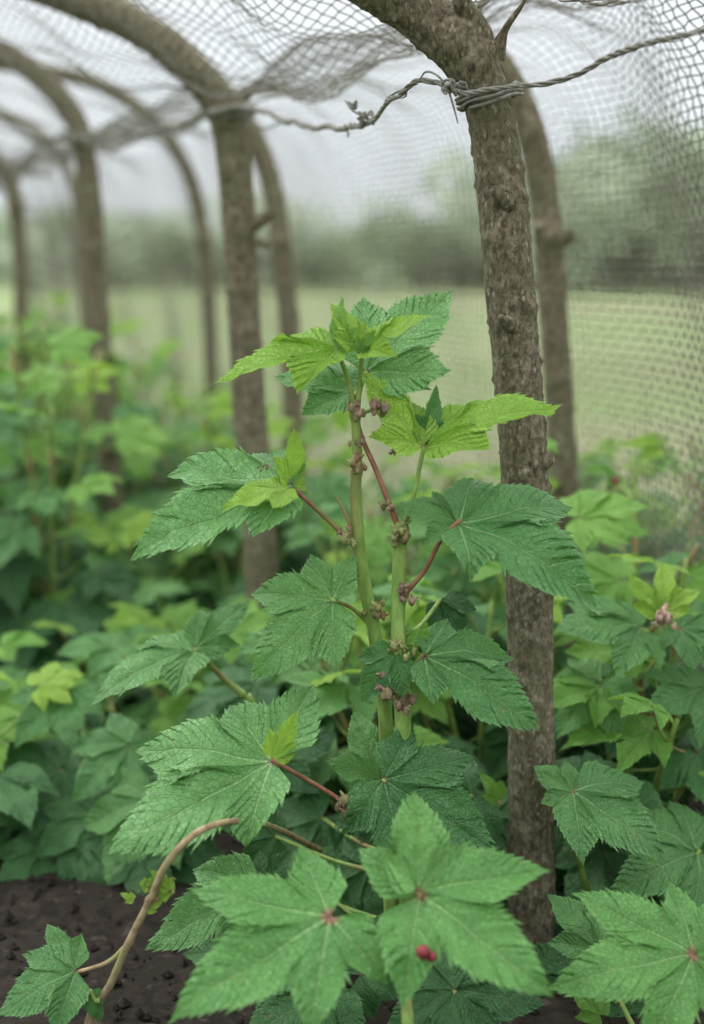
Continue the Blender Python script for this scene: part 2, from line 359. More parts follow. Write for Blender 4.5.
hoop([(116,560),(108,450),(101,350),(95,260),(89,185),(80,132),(60,98),(28,68),(-15,45),(-120,20),(-260,20)],2.4,22,
  'third bark hoop post from the right, softly blurred on the left',[(100,435,2.38,.010,.014),(85,140,2.38,.010,.014),(92,250,2.38,.006,.012)],n=24,sub=16,seed=14,warts=80)
hoop([(22,330),(21,280),(18,230),(13,190),(-2,162),(-35,140),(-100,120)],3.1,15,
  'small blurred hoop post at the left edge with its bend just inside the frame',[(17,205,3.08,.012,.016)],n=16,sub=10,seed=15)
hoop([(566,520),(560,420),(555,330),(549,245),(541,175),(527,120),(505,75),(465,30),(420,-5),(330,-60),(200,-90)],1.75,28,
  'thinner bark hoop post standing directly behind the thick front post',[(556,240,1.73,.011,.014),(545,232,1.73,.008,.014),(530,130,1.74,.006,.012),(560,380,1.74,.006,.01)],n=32,sub=16,seed=21,warts=160,
  stubs=[[(550,245,1.75,.012),(564,238,1.74,.010),(572,232,1.74,.008)],[(548,235,1.75,.010),(538,226,1.73,.008)]],group='bent branch hoops of the back row')
hoop([(293,430),(291,350),(285,280),(276,205),(262,155),(240,115),(212,78),(176,44),(132,14),(84,-12),(-20,-50)],2.4,21,
  'back row hoop leg just right of the second thick post',[(283,240,2.38,.010,.014)],n=20,sub=14,seed=22,group='bent branch hoops of the back row',warts=60)
hoop([(211,370),(208,290),(201,222),(186,168),(152,120),(102,86),(40,70),(-30,62),(-150,62)],3.1,14,
  'slender pale blurred hoop curving between the second and third posts',[(203,240,3.08,.012,.016)],n=16,sub=10,seed=23,group='bent branch hoops of the back row')
hoop([(86,330),(83,260),(76,195),(55,150),(20,122),(-30,112),(-120,108)],3.8,11,
  'farthest small blurred hoop arching behind the third post',n=14,sub=8,seed=24,group='bent branch hoops of the back row')
# ---------------------------------------------------------------- rope
rp=[(800,-8,.86),(704,26,.96),(640,46,1.02),(570,76,1.08),(520,85,1.105),(488,88,1.108),(462,90,1.10),(440,82,1.11),(415,84,1.13),(392,100,1.18),(366,122,1.27),(335,130,1.36),(300,124,1.48),(268,113,1.60),(240,108,1.735),(215,112,1.735),(180,124,1.9),(140,134,2.1),(100,138,2.30),(74,138,2.34),(50,140,2.5),(25,160,2.8),(8,190,3.05),(-60,180,3.5)]
root=empty('support_rope',W(488,88,1.112)); tag(root,'grey twisted rope strung from hoop to hoop along their bends','rope')
pts=[W(*p) for p in rp]; PP,_=catmull(pts,[0]*len(pts),30)
for k in range(3):
    V,Fc=[],[]; sp=[]; L=0; rd=[]
    for i,p in enumerate(PP):
        if i: L+=(p-PP[i-1]).length
        T=(PP[min(i+1,len(PP)-1)]-PP[max(i-1,0)]).normalized(); N=T.cross(Vector((0,0,1))).normalized(); B=T.cross(N)
        loose=1+.8*max(0,noise.noise(p*11+Vector((5,0,0))))
        a=L*2*PI/.036+k*2*PI/3+2.5*noise.noise(p*16); rr=(.0011+.0008*noise.noise(p*40+Vector((k,0,0))))*loose; sp.append(p+(N*math.cos(a)+B*math.sin(a))*rr+Vector((0,0,.005*noise.noise(p*24))))
        rd.append(.00115+.0014*min(1,max(0,(p.y-1.15)/.6)))
    tube(V,Fc,sp,rd,6,1,.2,k,freq=300); build('strand',V,Fc,'rope',root)
def wrap(root,c,axis,r,turns,w,rr=.0018,name='lashing',seed=0):
    V,Fc=[],[]; ax=axis.normalized(); N=ax.orthogonal().normalized(); B=ax.cross(N); pts=[]
    n=int(turns*14); rg=random.Random(seed)
    for i in range(n+1):
        a=i/14*2*PI; pts.append(c+ax*(w*(i/n-.5)+rg.uniform(-.0012,.0012))+(N*math.cos(a)+B*math.sin(a))*(r+rg.uniform(0,.0018)))
    tube(V,Fc,pts,[rr]*len(pts),6,2); build(name,V,Fc,'rope',root)
wrap(root,W(489,97,1.14),W(497,140,1.14)-W(482,80,1.14),.0242,3,.011,rr=.0014,seed=1)
wrap(root,W(231,113,1.77),W(234,150,1.77)-W(226,90,1.77),.0265,3,.014,rr=.0022,seed=2)
wrap(root,W(83,138,2.4),W(86,160,2.4)-W(78,120,2.4),.026,3,.014,rr=.003,seed=3)
for (c,r,n) in (((449,88,1.098),.0055,20),((366,120,1.265),.0065,18),((462,86,1.105),.004,9),((352,106,1.27),.0040,10),((246,108,1.72),.006,10)):
    cc=W(*c); rg=random.Random(int(c[0])); pts=[cc+Vector((rg.uniform(-1,1),rg.uniform(-1,1),rg.uniform(-1,1)))*r for _ in range(n)]
    V,Fc=[],[]; tube(V,Fc,pts,[.0011]*n,6,5); build('knot',V,Fc,'rope',root)
ends=[([(449,90),(438,76),(426,72),(418,82)],[1.10,1.10,1.11,1.12]),([(366,118),(352,110),(345,100)],[1.26]*3),([(366,122),(380,112),(388,98),(402,90),(418,84)],[1.26,1.24,1.2,1.18,1.13]),([(245,106),(268,98),(290,96)],[1.73]*3),([(449,92),(454,108),(458,124)],[1.10]*3),([(245,112),(262,128),(284,122),(300,124)],[1.72,1.7,1.6,1.48])]
rg=random.Random(8)
for (x,y,d_) in ((405,88,1.15),(345,128,1.32),(285,118,1.55),(150,130,2.05)):
    a=rg.uniform(0,2*PI); l=rg.uniform(6,12); ends.append(([(x,y),(x+l*.5*math.cos(a),y+l*.5*math.sin(a)+2),(x+l*math.cos(a+.6),y+l*math.sin(a+.6))],[d_]*3))
for path,dz in ends:
    V,Fc=[],[]; tube(V,Fc,[W(x,y,dz[i]) for i,(x,y) in enumerate(path)],[.0008*dz[0]]*(len(path)-1)+[.0004],6,8,.2,3); build('loose_end',V,Fc,'rope',root)
# ---------------------------------------------------------------- net
def net():
    prof=[(.43,.0),(.42,.25),(.415,.5),(.40,.70),(.375,.79),(.31,.855),(.20,.872),(.10,.845),(.02,.800),(-.06,.812),(-.16,.868),(-.30,.955),(-.5,1.03),(-.8,1.08)]
    pp,_=catmull([Vector((a,0,b)) for a,b in prof],[0]*len(prof),20)
    d=[0]
    for i in range(1,len(pp)): d.append(d[-1]+(pp[i]-pp[i-1]).length)
    cs=.0105; css=.0160; npf=int(d[-1]/cs); ns=int(4.6/css)
    g=np.linspace(0,d[-1],npf+1); tt=np.interp(g,d,[p.x for p in pp]); zz=np.interp(g,d,[p.z for p in pp])
    s=-.6+np.arange(ns+1)*css
    Sg,Tg=np.meshgrid(s,np.arange(npf+1),indexing='ij')
    t=tt[Tg]; z=zz[Tg].copy(); sg=Sg.copy(); a=g[Tg]
    roof=np.clip((a-.70)/.2,0,1)
    z+=roof*(.012*np.sin(sg*9+t*14)+.008*np.sin(sg*23-t*31+1)+.003*np.sin(sg*51+t*47))
    z-=roof*.02*np.abs(np.sin(PI*sg/.69))
    t=t+(1-roof)*(.012*np.sin(sg*5+a*4)+.006*np.sin(sg*17-a*9+2))
    k=np.clip((.46-sg)/.44,0,1); k=k*k*(3-2*k); t=t-k*.15*np.clip((t-.05)/.3,0,1)
    chk=((np.arange(ns+1)[:,None]+np.arange(npf+1)[None,:])%2)*2-1
    sg=sg+.014*np.sin(a*7+sg*3)+.004*np.sin(a*23+sg*11)+chk*.0022
    rs=np.random.RandomState(4); sg=sg+rs.normal(0,.0006,sg.shape); z=z+rs.normal(0,.0005,z.shape)+chk*.0013*(1-roof)
    z=np.maximum(z,.003)
    P=np.empty(sg.shape+(3,))
    P[...,0]=A0.x+R_.x*sg+Q_.x*t; P[...,1]=A0.y+R_.y*sg+Q_.y*t; P[...,2]=z
    verts=[];faces=[]; off=0
    for axis in (0,1):
        T=np.gradient(P,axis=axis); T/=np.linalg.norm(T,axis=-1,keepdims=True)
        U=np.gradient(P,axis=1-axis); N=np.cross(T,U); N/=np.linalg.norm(N,axis=-1,keepdims=True)+1e-9; Bn=np.cross(T,N)
        r=(.00066+.00038*(1-roof))[...,None]
        ring=np.stack([P+r*(math.cos(b)*N+math.sin(b)*Bn) for b in (0,2*PI/3,4*PI/3)],axis=2)
        n0,n1=P.shape[:2]; idx=(np.arange(n0*n1*3).reshape(n0,n1,3))+off
        a_=idx[:-1] if axis==0 else idx[:,:-1]; b_=idx[1:] if axis==0 else idx[:,1:]
        f=np.stack([a_,np.roll(a_,-1,axis=2),np.roll(b_,-1,axis=2),b_],axis=-1).reshape(-1,4)
        verts.append(ring.reshape(-1,3)); faces.append(f); off+=n0*n1*3
    Vv=np.concatenate(verts).astype(np.float32); Ff=np.concatenate(faces).astype(np.int32)
    me=bpy.data.meshes.new('garden_net'); me.vertices.add(len(Vv)); me.vertices.foreach_set('co',Vv.ravel())
    me.loops.add(Ff.size); me.loops.foreach_set('vertex_index',Ff.ravel())
    me.polygons.add(len(Ff)); me.polygons.foreach_set('loop_start',np.arange(0,Ff.size,4,dtype=np.int32)); me.polygons.foreach_set('loop_total',np.full(len(Ff),4,dtype=np.int32))
    me.update(calc_edges=True); me.materials.append(M['net'])
    o=bpy.data.objects.new('garden_net',me); COL.objects.link(o)
    tag(o,'fine grey garden net draped over the hoops and hanging down their right side','net')
net()
# ---------------------------------------------------------------- hero plant
root=empty('leafy_plant',W(392,1010,1.08)*1.0); root.location.z=0
tag(root,'tall leafy plant with two green stems standing in focus left of the front post','plant')
D=1.06
def p(x,y,d=D): return W(x,y,d)
b0=root.location
V,Fc=[],[]
kn=[(p(352,541),0,.003,.005),(p(358,470),0,.002,.004),(p(372,615),0,.0025,.005),(p(355,414),0,.003,.004)]
tube(V,Fc,[b0,p(392,900,1.08),p(388,780,1.07),p(384,700),p(374,630),p(362,570),p(356,500),p(357,450),p(355,412),p(354,400)],[.007,.007,.0062,.0058,.0052,.0050,.0045,.0038,.0032,.0022],16,14,.05,3,kn,freq=140)
build('stem',V,Fc,'stem',root)
V,Fc=[],[]
kn=[(p(400,535,1.05),0,.003,.006),(p(403,593,1.05),0,.0035,.006),(p(398,660,1.05),0,.0025,.006),(p(403,700,1.05),0,.003,.006)]
tube(V,Fc,[b0+Vector((.02,0,0)),p(408,900,1.07),p(404,770,1.05),p(402,700,1.045),p(398,630,1.045),p(399,580,1.05),p(400,540,1.05),p(401,522,1.05)],[.0075,.0075,.0068,.0062,.0056,.0054,.005,.0042],16,14,.06,8,kn,freq=140)
build('stem',V,Fc,'stem',root)
def shoot(pts,r,mat='petgreen'):
    V,Fc=[],[]; tube(V,Fc,pts,r,10,8,.03,1,freq=100); build('side_shoot',V,Fc,mat,root)
shoot([p(400,532,1.05),p(388,500,1.05),p(376,470,1.055),p(362,438),p(356,415)],[.0024,.0021,.0020,.0019,.0018],'petiole')
shoot([p(352,545),p(348,520),p(335,495)],[.0018,.0014,.0008])
buds(root,p(357,414,1.045),10,.0036,'bud',1); buds(root,p(375,409,1.045),8,.0034,'bud',2); shoot([p(357,414),p(366,412,1.05),p(375,409,1.045)],[.0016,.0014,.0014])
buds(root,p(401,533,1.04),14,.0042,'budgreen',3); buds(root,p(403,594,1.04),8,.0034,'bud',4)
buds(root,p(350,541,1.05),9,.0038,'budgreen',5); buds(root,p(387,505,1.045),6,.0028,'bud',6)
buds(root,p(356,466,1.05),8,.0036,'budgreen',7); buds(root,p(375,612,1.05),8,.0036,'budgreen',8)
buds(root,p(386,690,1.03),16,.0040,'bud',9); buds(root,p(403,702,1.03),8,.0036,'bud',10); buds(root,p(348,808,1.02),14,.0042,'bud',11)
buds(root,p(262,467,1.02),4,.0018,'bud',12); buds(root,p(391,452,1.06),4,.0020,'bud',13)
buds(root,p(356,442,1.05),5,.0026,'bud',14); buds(root,p(398,645,1.035),8,.0032,'budgreen',15); buds(root,p(412,650,1.04),6,.0028,'budgreen',16)
HL=lambda *a,**k: hero_leaf(root,*a,**k)
HL((366,372),(455,291),(-.35,-.75,.35),'mature',P3,[p(356,412),p(360,390)],(1.075,1.10),'petgreen',droop=.05,fold=.15)
HL((356,392),(278,366),(.0,-.55,.8),'mature',P3,[p(356,412)],(1.085,1.09),'petgreen',droop=.1,fold=.15)
HL((372,378),(432,384),(.0,-.55,.8),'mature',P3n,None,(1.085,1.09),droop=.1,fold=.15)
HL((338,352),(217,369),(.1,-.36,.93),'young',P3n,[p(355,410),p(348,380)],(1.05,1.03),'petgreen',droop=.12,fold=.35)
HL((340,354),(340,297),(-.6,-.7,.1),'fresh',P3n,None,(1.05,1.05),fold=.3)
HL((362,350),(428,313),(-.1,-.50,.85),'young',P3n,[p(357,410),p(360,380)],(1.045,1.02),'petgreen',droop=.12,fold=.3)
HL((360,350),(335,298),(.4,-.8,.2),'young',P3n,None,(1.045,1.06),fold=.3)
HL((358,352),(375,330),(.1,-.9,.2),'fresh',P3n,None,(1.04,1.04),fold=.3)
HL((424,447),(549,387),(-.05,-.36,.93),'young',P3n,[p(402,530,1.05),p(414,495,1.05),p(420,465,1.05)],(1.05,1.04),'petgreen',droop=.12,fold=.3)
HL((422,447),(360,374),(.35,-.75,.45),'young',P3n,None,(1.05,1.06),fold=.25,droop=.05)
HL((425,445),(438,385),(.6,-.7,.2),'mature',P3n,None,(1.055,1.07),fold=.25,droop=.05)
# left leaf
HL((292,487),(134,543),(-.15,-.66,.68),'mature',[(-98,.40,.25),(-46,.74,.25),(0,1,.23),(34,.45,.22)],[p(352,543),p(330,522)],(1.04,.99),droop=.12,fold=.2)
HL((290,488),(298,428),(.75,-.6,.2),'young',P3n,None,(1.04,1.05),fold=.2)
HL((290,488),(228,494),(0,-.5,.9),'young',P3n,None,(1.03,1.00),fold=.1,droop=.2)
# right leaf
HL((460,520),(607,575),(.18,-.60,.75),'mature',[(-62,.46,.25),(0,1,.27),(42,.80,.26),(98,.46,.26)],[p(404,594,1.045),p(425,570,1.04),p(441,540,1.035)],(1.03,1.0),droop=.12,fold=.2)
HL((458,521),(399,503),(-.1,-.6,.8),'mature',P3,None,(1.036,1.034),droop=.12,fold=.15)
# centre-left leaf
HL((332,600),(246,670),(-.12,-.85,.5),'mature',[(-152,.5,.24),(-102,.50,.26),(-50,.78,.27),(0,1,.28),(50,.64,.27)],[p(374,628),p(352,608)],(1.03,1.01),'petgreen',droop=.15,fold=.22)
HL((396,652),(360,698),(-.1,-.8,.55),'mature',P3,[p(402,662,1.05)],(1.035,1.02),'petgreen',droop=.2,fold=.25)
HL((424,656),(541,716),(.12,-.72,.65),'mature',[(-55,.40,.28),(0,1,.27),(38,.74,.26),(90,.36,.26)],[p(403,700,1.05),p(412,672,1.045)],(1.03,1.0),droop=.18,fold=.2)
HL((400,645),(430,632),(0,-.8,.5),'fresh',P3,None,(1.045,1.04))
# big lower left
HL((272,760),(111,848),(-.22,-.74,.60),'mature',[(-142,.54,.25),(-92,.48,.27),(-43,.80,.27),(0,1,.26),(38,.46,.26)],[p(388,830,1.06),p(350,806,1.03),p(318,786,1.02)],(1.0,.95),droop=.12,fold=.20)
HL((272,758),(302,716),(.5,-.8,.3),'young',P3n,None,(1.0,1.01),fold=.2)
# centre lower leaf
HL((384,780),(497,850),(.1,-.85,.45),'shade_dark',P5b,[p(395,860,1.07),p(390,815,1.06)],(1.02,1.0),'petgreen',droop=.1,fold=.22)
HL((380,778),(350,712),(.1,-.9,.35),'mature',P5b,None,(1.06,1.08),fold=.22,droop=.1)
HL((440,600),(468,640),(0,-.7,.6),'shade_dark',P3,[p(402,640,1.06)],(1.14,1.12),'petgreen')
for i in range(22):
    rg=random.Random(40+i); a=rg.uniform(0,2*PI); x=rg.uniform(270,500); y=rg.uniform(790,960); dd=rg.uniform(1.1,1.22)
    HL((x,y),(x+80*math.cos(a),y+46*math.sin(a)+20),(rg.uniform(-.3,.3),-.7,.7),'shade_dark',P5,[p(397,min(y+40,980),1.08)],(dd,dd-.02),'petgreen',lod=1)
# ---------------------------------------------------------------- front plants
root=empty('leafy_plant',W(400,1250,.9)); root.location.z=0
tag(root,'low leafy plant nearest the camera with red centred broad leaves, bottom centre','plant')
b0=root.location
V,Fc=[],[]; tube(V,Fc,[b0,W(410,1080,.9),W(405,980,.93),W(404,940,.94)],[.006,.005,.004,.003],12,8,.04); build('stem',V,Fc,'stem',root)
PF=[(-98,.55,.21),(-47,.84,.23),(0,1,.23),(47,.84,.23),(98,.58,.21)]
HL((420,893),(555,980),(.05,-.80,.60),'front',[(-65,.66,.22),(0,1,.22),(44,.86,.22),(128,.78,.24),(174,.50,.23)],[W(405,960,.93)],(.88,.83),'petgreen',droop=.10,fold=.14,sinus=.46)
HL((419,892),(412,800),(.05,-.80,.60),'front',P3n,None,(.879,.90),droop=.10,fold=.14)
HL((330,918),(176,1016),(-.1,-.74,.64),'front',[(-105,.46,.23),(-45,.80,.23),(0,1,.22),(48,.62,.22),(100,.45,.23)],[W(404,980,.93),W(370,960,.9)],(.88,.83),'petgreen',droop=.12,fold=.15,sinus=.46)
HL((455,990),(385,1020),(0,-.6,.75),'shade_dark',P5,[W(430,1060,.95)],(.97,.95),'petgreen')
HL((455,990),(540,1005),(0,-.7,.7),'shade_dark',P5,None,(.975,.95))
HL((330,990),(245,1030),(0,-.6,.75),'shade_dark',P5,[W(400,1060,.95)],(.98,.95),'petgreen')
HL((360,975),(420,940),(0,-.8,.6),'shade_dark',P5,None,(1.0,1.0))
V,Fc=[],[]; tube(V,Fc,[W(405,1000,.92),W(413,975,.87),W(422,955,.85)],[.0016,.0013,.0011],6,5); build('side_shoot',V,Fc,'petgreen',root)
V,Fc=[],[]; blob(V,Fc,W(423,952,.848),.0048,jit=.05); blob(V,Fc,W(432,957,.85),.0034,jit=.05); build('berry',V,Fc,'berry',root)
root=empty('leafy_plant',W(690,1250,.95)); root.location.z=0
tag(root,'leafy plant with red centred leaf in the bottom right corner','plant')
V,Fc=[],[]; tube(V,Fc,[root.location,W(690,1100,.96),W(688,1010,.96)],[.006,.005,.003],12,8,.04); build('stem',V,Fc,'stem',root)
HL((692,955),(560,978),(0,-.72,.68),'front',PF,[W(690,1020,.96)],(.93,.90),'petgreen',droop=.12,fold=.15,sinus=.47)
HL((694,957),(770,930),(0,-.7,.7),'front',P5,None,(.93,.93))
HL((600,950),(552,893),(.2,-.8,.5),'mature',P5b,[W(640,1040,1.0)],(1.03,1.05),'petgreen')
HL((600,1015),(575,990),(0,-.7,.6),'fresh',P5b,None,(1.0,1.0))
HL((650,1010),(600,1050),(0,-.7,.6),'shade_dark',P5,None,(1.02,1.0),'petgreen')
HL((590,985),(510,1000),(0,-.72,.68),'shade_dark',P5,[W(640,1060,1.0)],(1.06,1.04),'petgreen')
# cane
root=empty('trailing_cane',W(85,1022,.97)); root.location.z=.0
tag(root,'bare brown arching cane with a small leaf over the dark soil, bottom left','cane')
def tb(pts,r,mat='cane',name='cane_stem',kn=()):
    V,Fc=[],[]; tube(V,Fc,pts,r,12,14,.10,4,kn,freq=120); build(name,V,Fc,mat,root)
kn=[(W(x,y,d_),0,.0016,.0028) for x,y,d_ in ((101,997,.97),(132,940,.96),(148,900,.95),(172,858,.94),(206,829,.94),(245,821,.98))]
tb([root.location,W(90,1018,.98),W(110,985,.97),(W(126,948,.96)),W(150,900,.95),W(168,862,.94),W(198,832,.94),W(235,821,.97),W(270,826,1.03),W(320,850,1.15)],[.0034,.0032,.003,.0028,.0026,.0026,.0024,.0024,.0024,.0024],kn=kn)
tb([W(130,942,.96),W(108,962,.97),W(78,972,.98)],[.0020,.0017,.0014],'cane','side_shoot')
HL((76,970),(-2,1004),(-.1,-.7,.7),'mature',P3,None,(.98,.95))
HL((76,970),(42,924),(0,-.8,.5),'mature',P3n,None,(.98,1.0))
HL((90,990),(100,1025),(0,-.8,.5),'mature',P3n,[W(100,1000,.97)],(.97,.97),'petgreen')
for i,(x,y) in enumerate(((142,888),(152,880),(134,900),(170,890),(160,900),(146,910),(138,892),(165,880))):
    a=i*1.3; HL((x,y),(x+16*math.cos(a),y-12+10*math.sin(a)),(.3*math.cos(a*2),-.8,.5),'young',P3n,None,(.95,.95),lod=1)
buds(root,W(148,892,.95),7,.0026,'budgreen',21,2.6); buds(root,W(172,893,.95),4,.0022,'budgreen',22,2)
root=empty('leafy_plant',W(265,1060,1.05)); root.location.z=0
tag(root,'small leafy shoot with pointed serrated leaf between cane and front leaves','plant')
V,Fc=[],[]; tube(V,Fc,[root.location,W(270,980,1.06),W(264,900,1.05)],[.004,.003,.002],10,8); build('stem',V,Fc,'stem',root)
HL((262,882),(144,939),(-.1,-.72,.65),'mature',P3n,[W(266,905,1.05)],(1.03,1.0),'petgreen',fold=.25)
HL((262,884),(290,852),(.1,-.8,.5),'shade_dark',P3,None,(1.04,1.05))
HL((240,960),(180,1000),(0,-.7,.7),'shade_dark',P5,[W(266,990,1.07)],(1.1,1.07),'petgreen')
# mid-left blurred leaf plant
root=empty('leafy_plant',W(262,860,1.22)); root.location.z=0
tag(root,'soft focus plant whose long stalked leaf reaches left of the second post','plant')
V,Fc=[],[]; tube(V,Fc,[root.location,W(275,760,1.24),W(248,695,1.22)],[.005,.004,.003],10,8); build('stem',V,Fc,'stem',root)
HL((196,648),(89,683),(-.1,-.40,.92),'mature',P3n,[W(246,697,1.20),W(220,675,1.20)],(1.18,1.13),'petgreen',fold=.2,pr=.0026)
HL((196,648),(245,596),(.1,-.7,.6),'mature',P3n,None,(1.18,1.20))
HL((275,760),(330,735),(0,-.7,.7),'shade_dark',P5,None,(1.25,1.22)); HL((262,780),(200,800),(0,-.7,.7),'shade_dark',P5,None,(1.25,1.22))
# low dark plant above the soil patch
root=empty('leafy_plant',W(120,885,1.36)); root.location.z=0
tag(root,'low plant with large dark drooping leaves bordering the bare soil at lower left','plant')
for (b,t_,m_,dd) in (((95,815),(40,850),'shade_dark',1.30),((150,800),(110,885),'mature',1.28),((170,810),(215,870),'shade_dark',1.30),((60,770),(-20,800),'shade_dark',1.34),((30,815),(-30,850),'shade_dark',1.34),((130,745),(70,790),'mature',1.32),((200,760),(160,835),'shade_dark',1.30),((110,850),(60,880),'shade_dark',1.29),((190,850),(170,905),'shade_dark',1.28),((230,870),(215,925),'shade_dark',1.26),((70,690),(10,735),'mature',1.36),((40,850),(0,885),'shade_dark',1.29),((140,855),(135,900),'shade_dark',1.26),((80,840),(95,893),'shade_dark',1.28)):
    HL(b,t_,(random.uniform(-.2,.2),-.7,.7),m_,P5,[Vector((root.location.x+(b[0]-120)/F*.6,root.location.y,.05))],(dd,dd-.04),'petgreen')
# right mid plant with bud
root=empty('leafy_plant',W(655,900,1.28)); root.location.z=0
tag(root,'plant at the right edge topped by a pale pink bud cluster and yellow green leaf','plant')
V,Fc=[],[]; tube(V,Fc,[root.location,W(645,760,1.27),W(640,660,1.26),W(655,625,1.25)],[.005,.004,.003,.0022],12,8,.04); build('stem',V,Fc,'petiole',root)
buds(root,W(663,620,1.17),14,.0038,'budpink',31)
HL((664,612),(668,560),(0,-.8,.6),'young',P3n,None,(1.18,1.20)); HL((664,612),(700,585),(0,-.7,.7),'young',P3n,None,(1.18,1.19)); HL((660,615),(632,572),(0,-.7,.7),'young',P3n,None,(1.18,1.19))
HL((640,628),(562,618),(-.1,-.55,.85),'mature',P5b,[W(652,640,1.22)],(1.21,1.17)); HL((680,628),(745,655),(.1,-.55,.85),'mature',P5b,[W(652,640,1.22)],(1.21,1.17))
HL((702,690),(655,705),(0,-.7,.7),'mature',P5,[W(645,720,1.26)],(1.2,1.16)); HL((600,680),(560,730),(0,-.6,.8),'mature',P5,[W(642,690,1.26)],(1.22,1.18),'petgreen')
HL((630,790),(690,760),(0,-.7,.7),'shade_dark',P5,None,(1.25,1.22),'petgreen')
root=empty('leafy_plant',W(600,1000,1.16)); root.location.z=0
tag(root,'low plant right of the front post base with a sharply serrated leaf spreading rightwards','plant')
V,Fc=[],[]; tube(V,Fc,[root.location,W(590,900,1.15),W(570,830,1.12)],[.004,.003,.002],12,8,.04); build('stem',V,Fc,'stem',root)
HL((573,792),(668,842),(.1,-.65,.75),'mature',P3,[W(572,835,1.12)],(1.09,1.05)); HL((573,792),(534,767),(-.1,-.8,.5),'mature',P3,None,(1.09,1.10))
HL((500,800),(482,775),(0,-.8,.5),'fresh',P3n,[W(480,840,1.14)],(1.13,1.13),'petgreen')
HL((700,850),(620,880),(0,-.7,.7),'mature',P5,[W(640,930,1.14)],(1.12,1.07),'petgreen'); HL((640,900),(700,930),(0,-.7,.7),'shade_dark',P5,[W(600,960,1.14)],(1.15,1.1),'petgreen')
HL((575,880),(505,905),(0,-.75,.65),'shade_dark',P5,[W(575,930,1.22)],(1.19,1.17),'petgreen'); HL((560,940),(480,960),(0,-.75,.65),'shade_dark',P5,[W(575,980,1.22)],(1.18,1.17),'petgreen')
HL((490,870),(440,910),(0,-.75,.65),'shade_dark',P5,None,(1.2,1.18)); HL((590,930),(640,960),(0,-.75,.65),'shade_dark',P5,None,(1.15,1.12)); HL((570,900),(600,950),(0,-.75,.65),'shade_dark',P5,None,(1.17,1.14))
# ---------------------------------------------------------------- bed plants
pool=[leaf_mesh('bed_leaf',[P5,P5b,P5,P3][i%4],500+i,droop=.1+.05*(i%3),fold=.15+.04*(i%4),twist=.1*((i%3)-1),lod=1) for i in range(12)]
def bed_plant(loc,h,seed,label,group,nst=3,nl=8,dark=False,big=1.):
    rg=random.Random(seed); root=empty('leafy_plant',loc); tag(root,label,'plant',group)
    V,Fc=[],[]
    for s in range(nst):
        a=rg.uniform(0,2*PI); ln=rg.uniform(.1,.40)*h; hh=h*rg.uniform(.72,1.0)
        top=loc+Vector((math.cos(a)*ln,math.sin(a)*ln,hh)); mid=loc+Vector((math.cos(a)*ln*.35,math.sin(a)*ln*.35,hh*.5))
        path,_=catmull([loc,mid,top],[0,0,0],8); tube(V,Fc,path,[.0045-.0025*i/len(path) for i in range(len(path))],6,1)
        for i in range(nl):
            t=.10+.90*(i+rg.random()*.5)/nl; t=min(t,1); q=path[min(int(t*(len(path)-1)),len(path)-1)]
            az=i*2.4+rg.uniform(-.5,.5)+s; out=Vector((math.cos(az),math.sin(az),0))
            pl=(.085*(1-.65*t)+.012)*rg.uniform(.7,1.2); up=.5 if t<.8 else 1.1
            b=q+out*pl+Vector((0,0,pl*up)); tube(V,Fc,[q,(q+b)/2+Vector((0,0,-.006)),b],[.0018,.0014,.0012],5,3,cap=False)
            sz=rg.uniform(.055,.090)*(1-.42*t*t)*big
            dr=out+Vector((0,0,-.45+.9*t*t)); nr=Vector((0,-.6,1))+out*rg.uniform(.1,.5)+Vector((rg.gauss(0,.25),rg.gauss(0,.25),0))
            rr=rg.random()
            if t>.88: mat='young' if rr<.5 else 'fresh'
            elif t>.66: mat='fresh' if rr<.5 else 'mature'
            else: mat='shade_dark' if (t<.5 or dark) and rr<.8 else 'mature'  # low leaves mostly take the copy with shade in its colour
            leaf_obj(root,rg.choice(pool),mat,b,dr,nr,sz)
    build('stem',V,Fc,'petgreen',root)
    return root
rng=random.Random(77); cnt=0
zone={0:('low leafy plant in the shade under the tall plant and front post','shaded low plants under the tall plant'),
 1:('blurred leafy green plant in the bed behind the front post','blurred plants behind the front post'),
 2:('blurred leafy plant in the bed between the second and third posts','blurred plants between second and third posts'),
 3:('strongly blurred leafy plant in the far left part of the bed','far blurred bed plants'),
 4:('blurred leafy plant growing outside the hanging net at the right','blurred plants outside the net')}
s=-.45
while s<6:
    t=-1.7
    while t<.85:
        outside=t>.36
        tj=t+rng.uniform(-.05,.05) if outside else min(t+rng.uniform(-.06,.06),.36 if s>.5 else .22)
        q=ST(s+rng.uniform(-.06,.06),tj); Y=q.y; px=352+q.x/Y*F
        t+=.165 if s<3 else .24
        if outside and (tj<.50 or s>1.3 or px<430): continue
        if Y<1.2 or px<-110 or px>800: continue
        if px<330 and Y<1.29+max(0,(180-px))/300*.10: continue
        if px<470 and Y<1.22: continue
        yt=float(np.interp(px,[0,60,130,200,300,400,480,560,704],[280,295,345,365,400,438,450,412,400]))+rng.uniform(-12,45)
        if Y<1.75: yt=max(yt,float(np.interp(Y,[1.2,1.35,1.6],[690,560,450])) if px<560 else float(np.interp(Y,[1.2,1.38],[640,430])))+rng.uniform(0,25)
        if px<320 and Y<1.82: yt=max(yt,660)
        if 55<px<180 and Y<2.4: yt=max(yt,520)
        h=.585-(yt-270)/F*Y-.015; h=max(.15,min(h,.54))
        z=4 if outside else 0 if Y<1.45 else 1 if px>260 else 2 if Y<2.6 else 3
        bed_plant(q,h,1000+cnt,zone[z][0],zone[z][1],nst=3 if Y<3 else 2,nl=8 if Y<3 else 6,dark=Y<1.5,big=1.15 if Y<2 else 1); cnt+=1
    s+=.165 if s<3 else .24
print('bed plants',cnt)
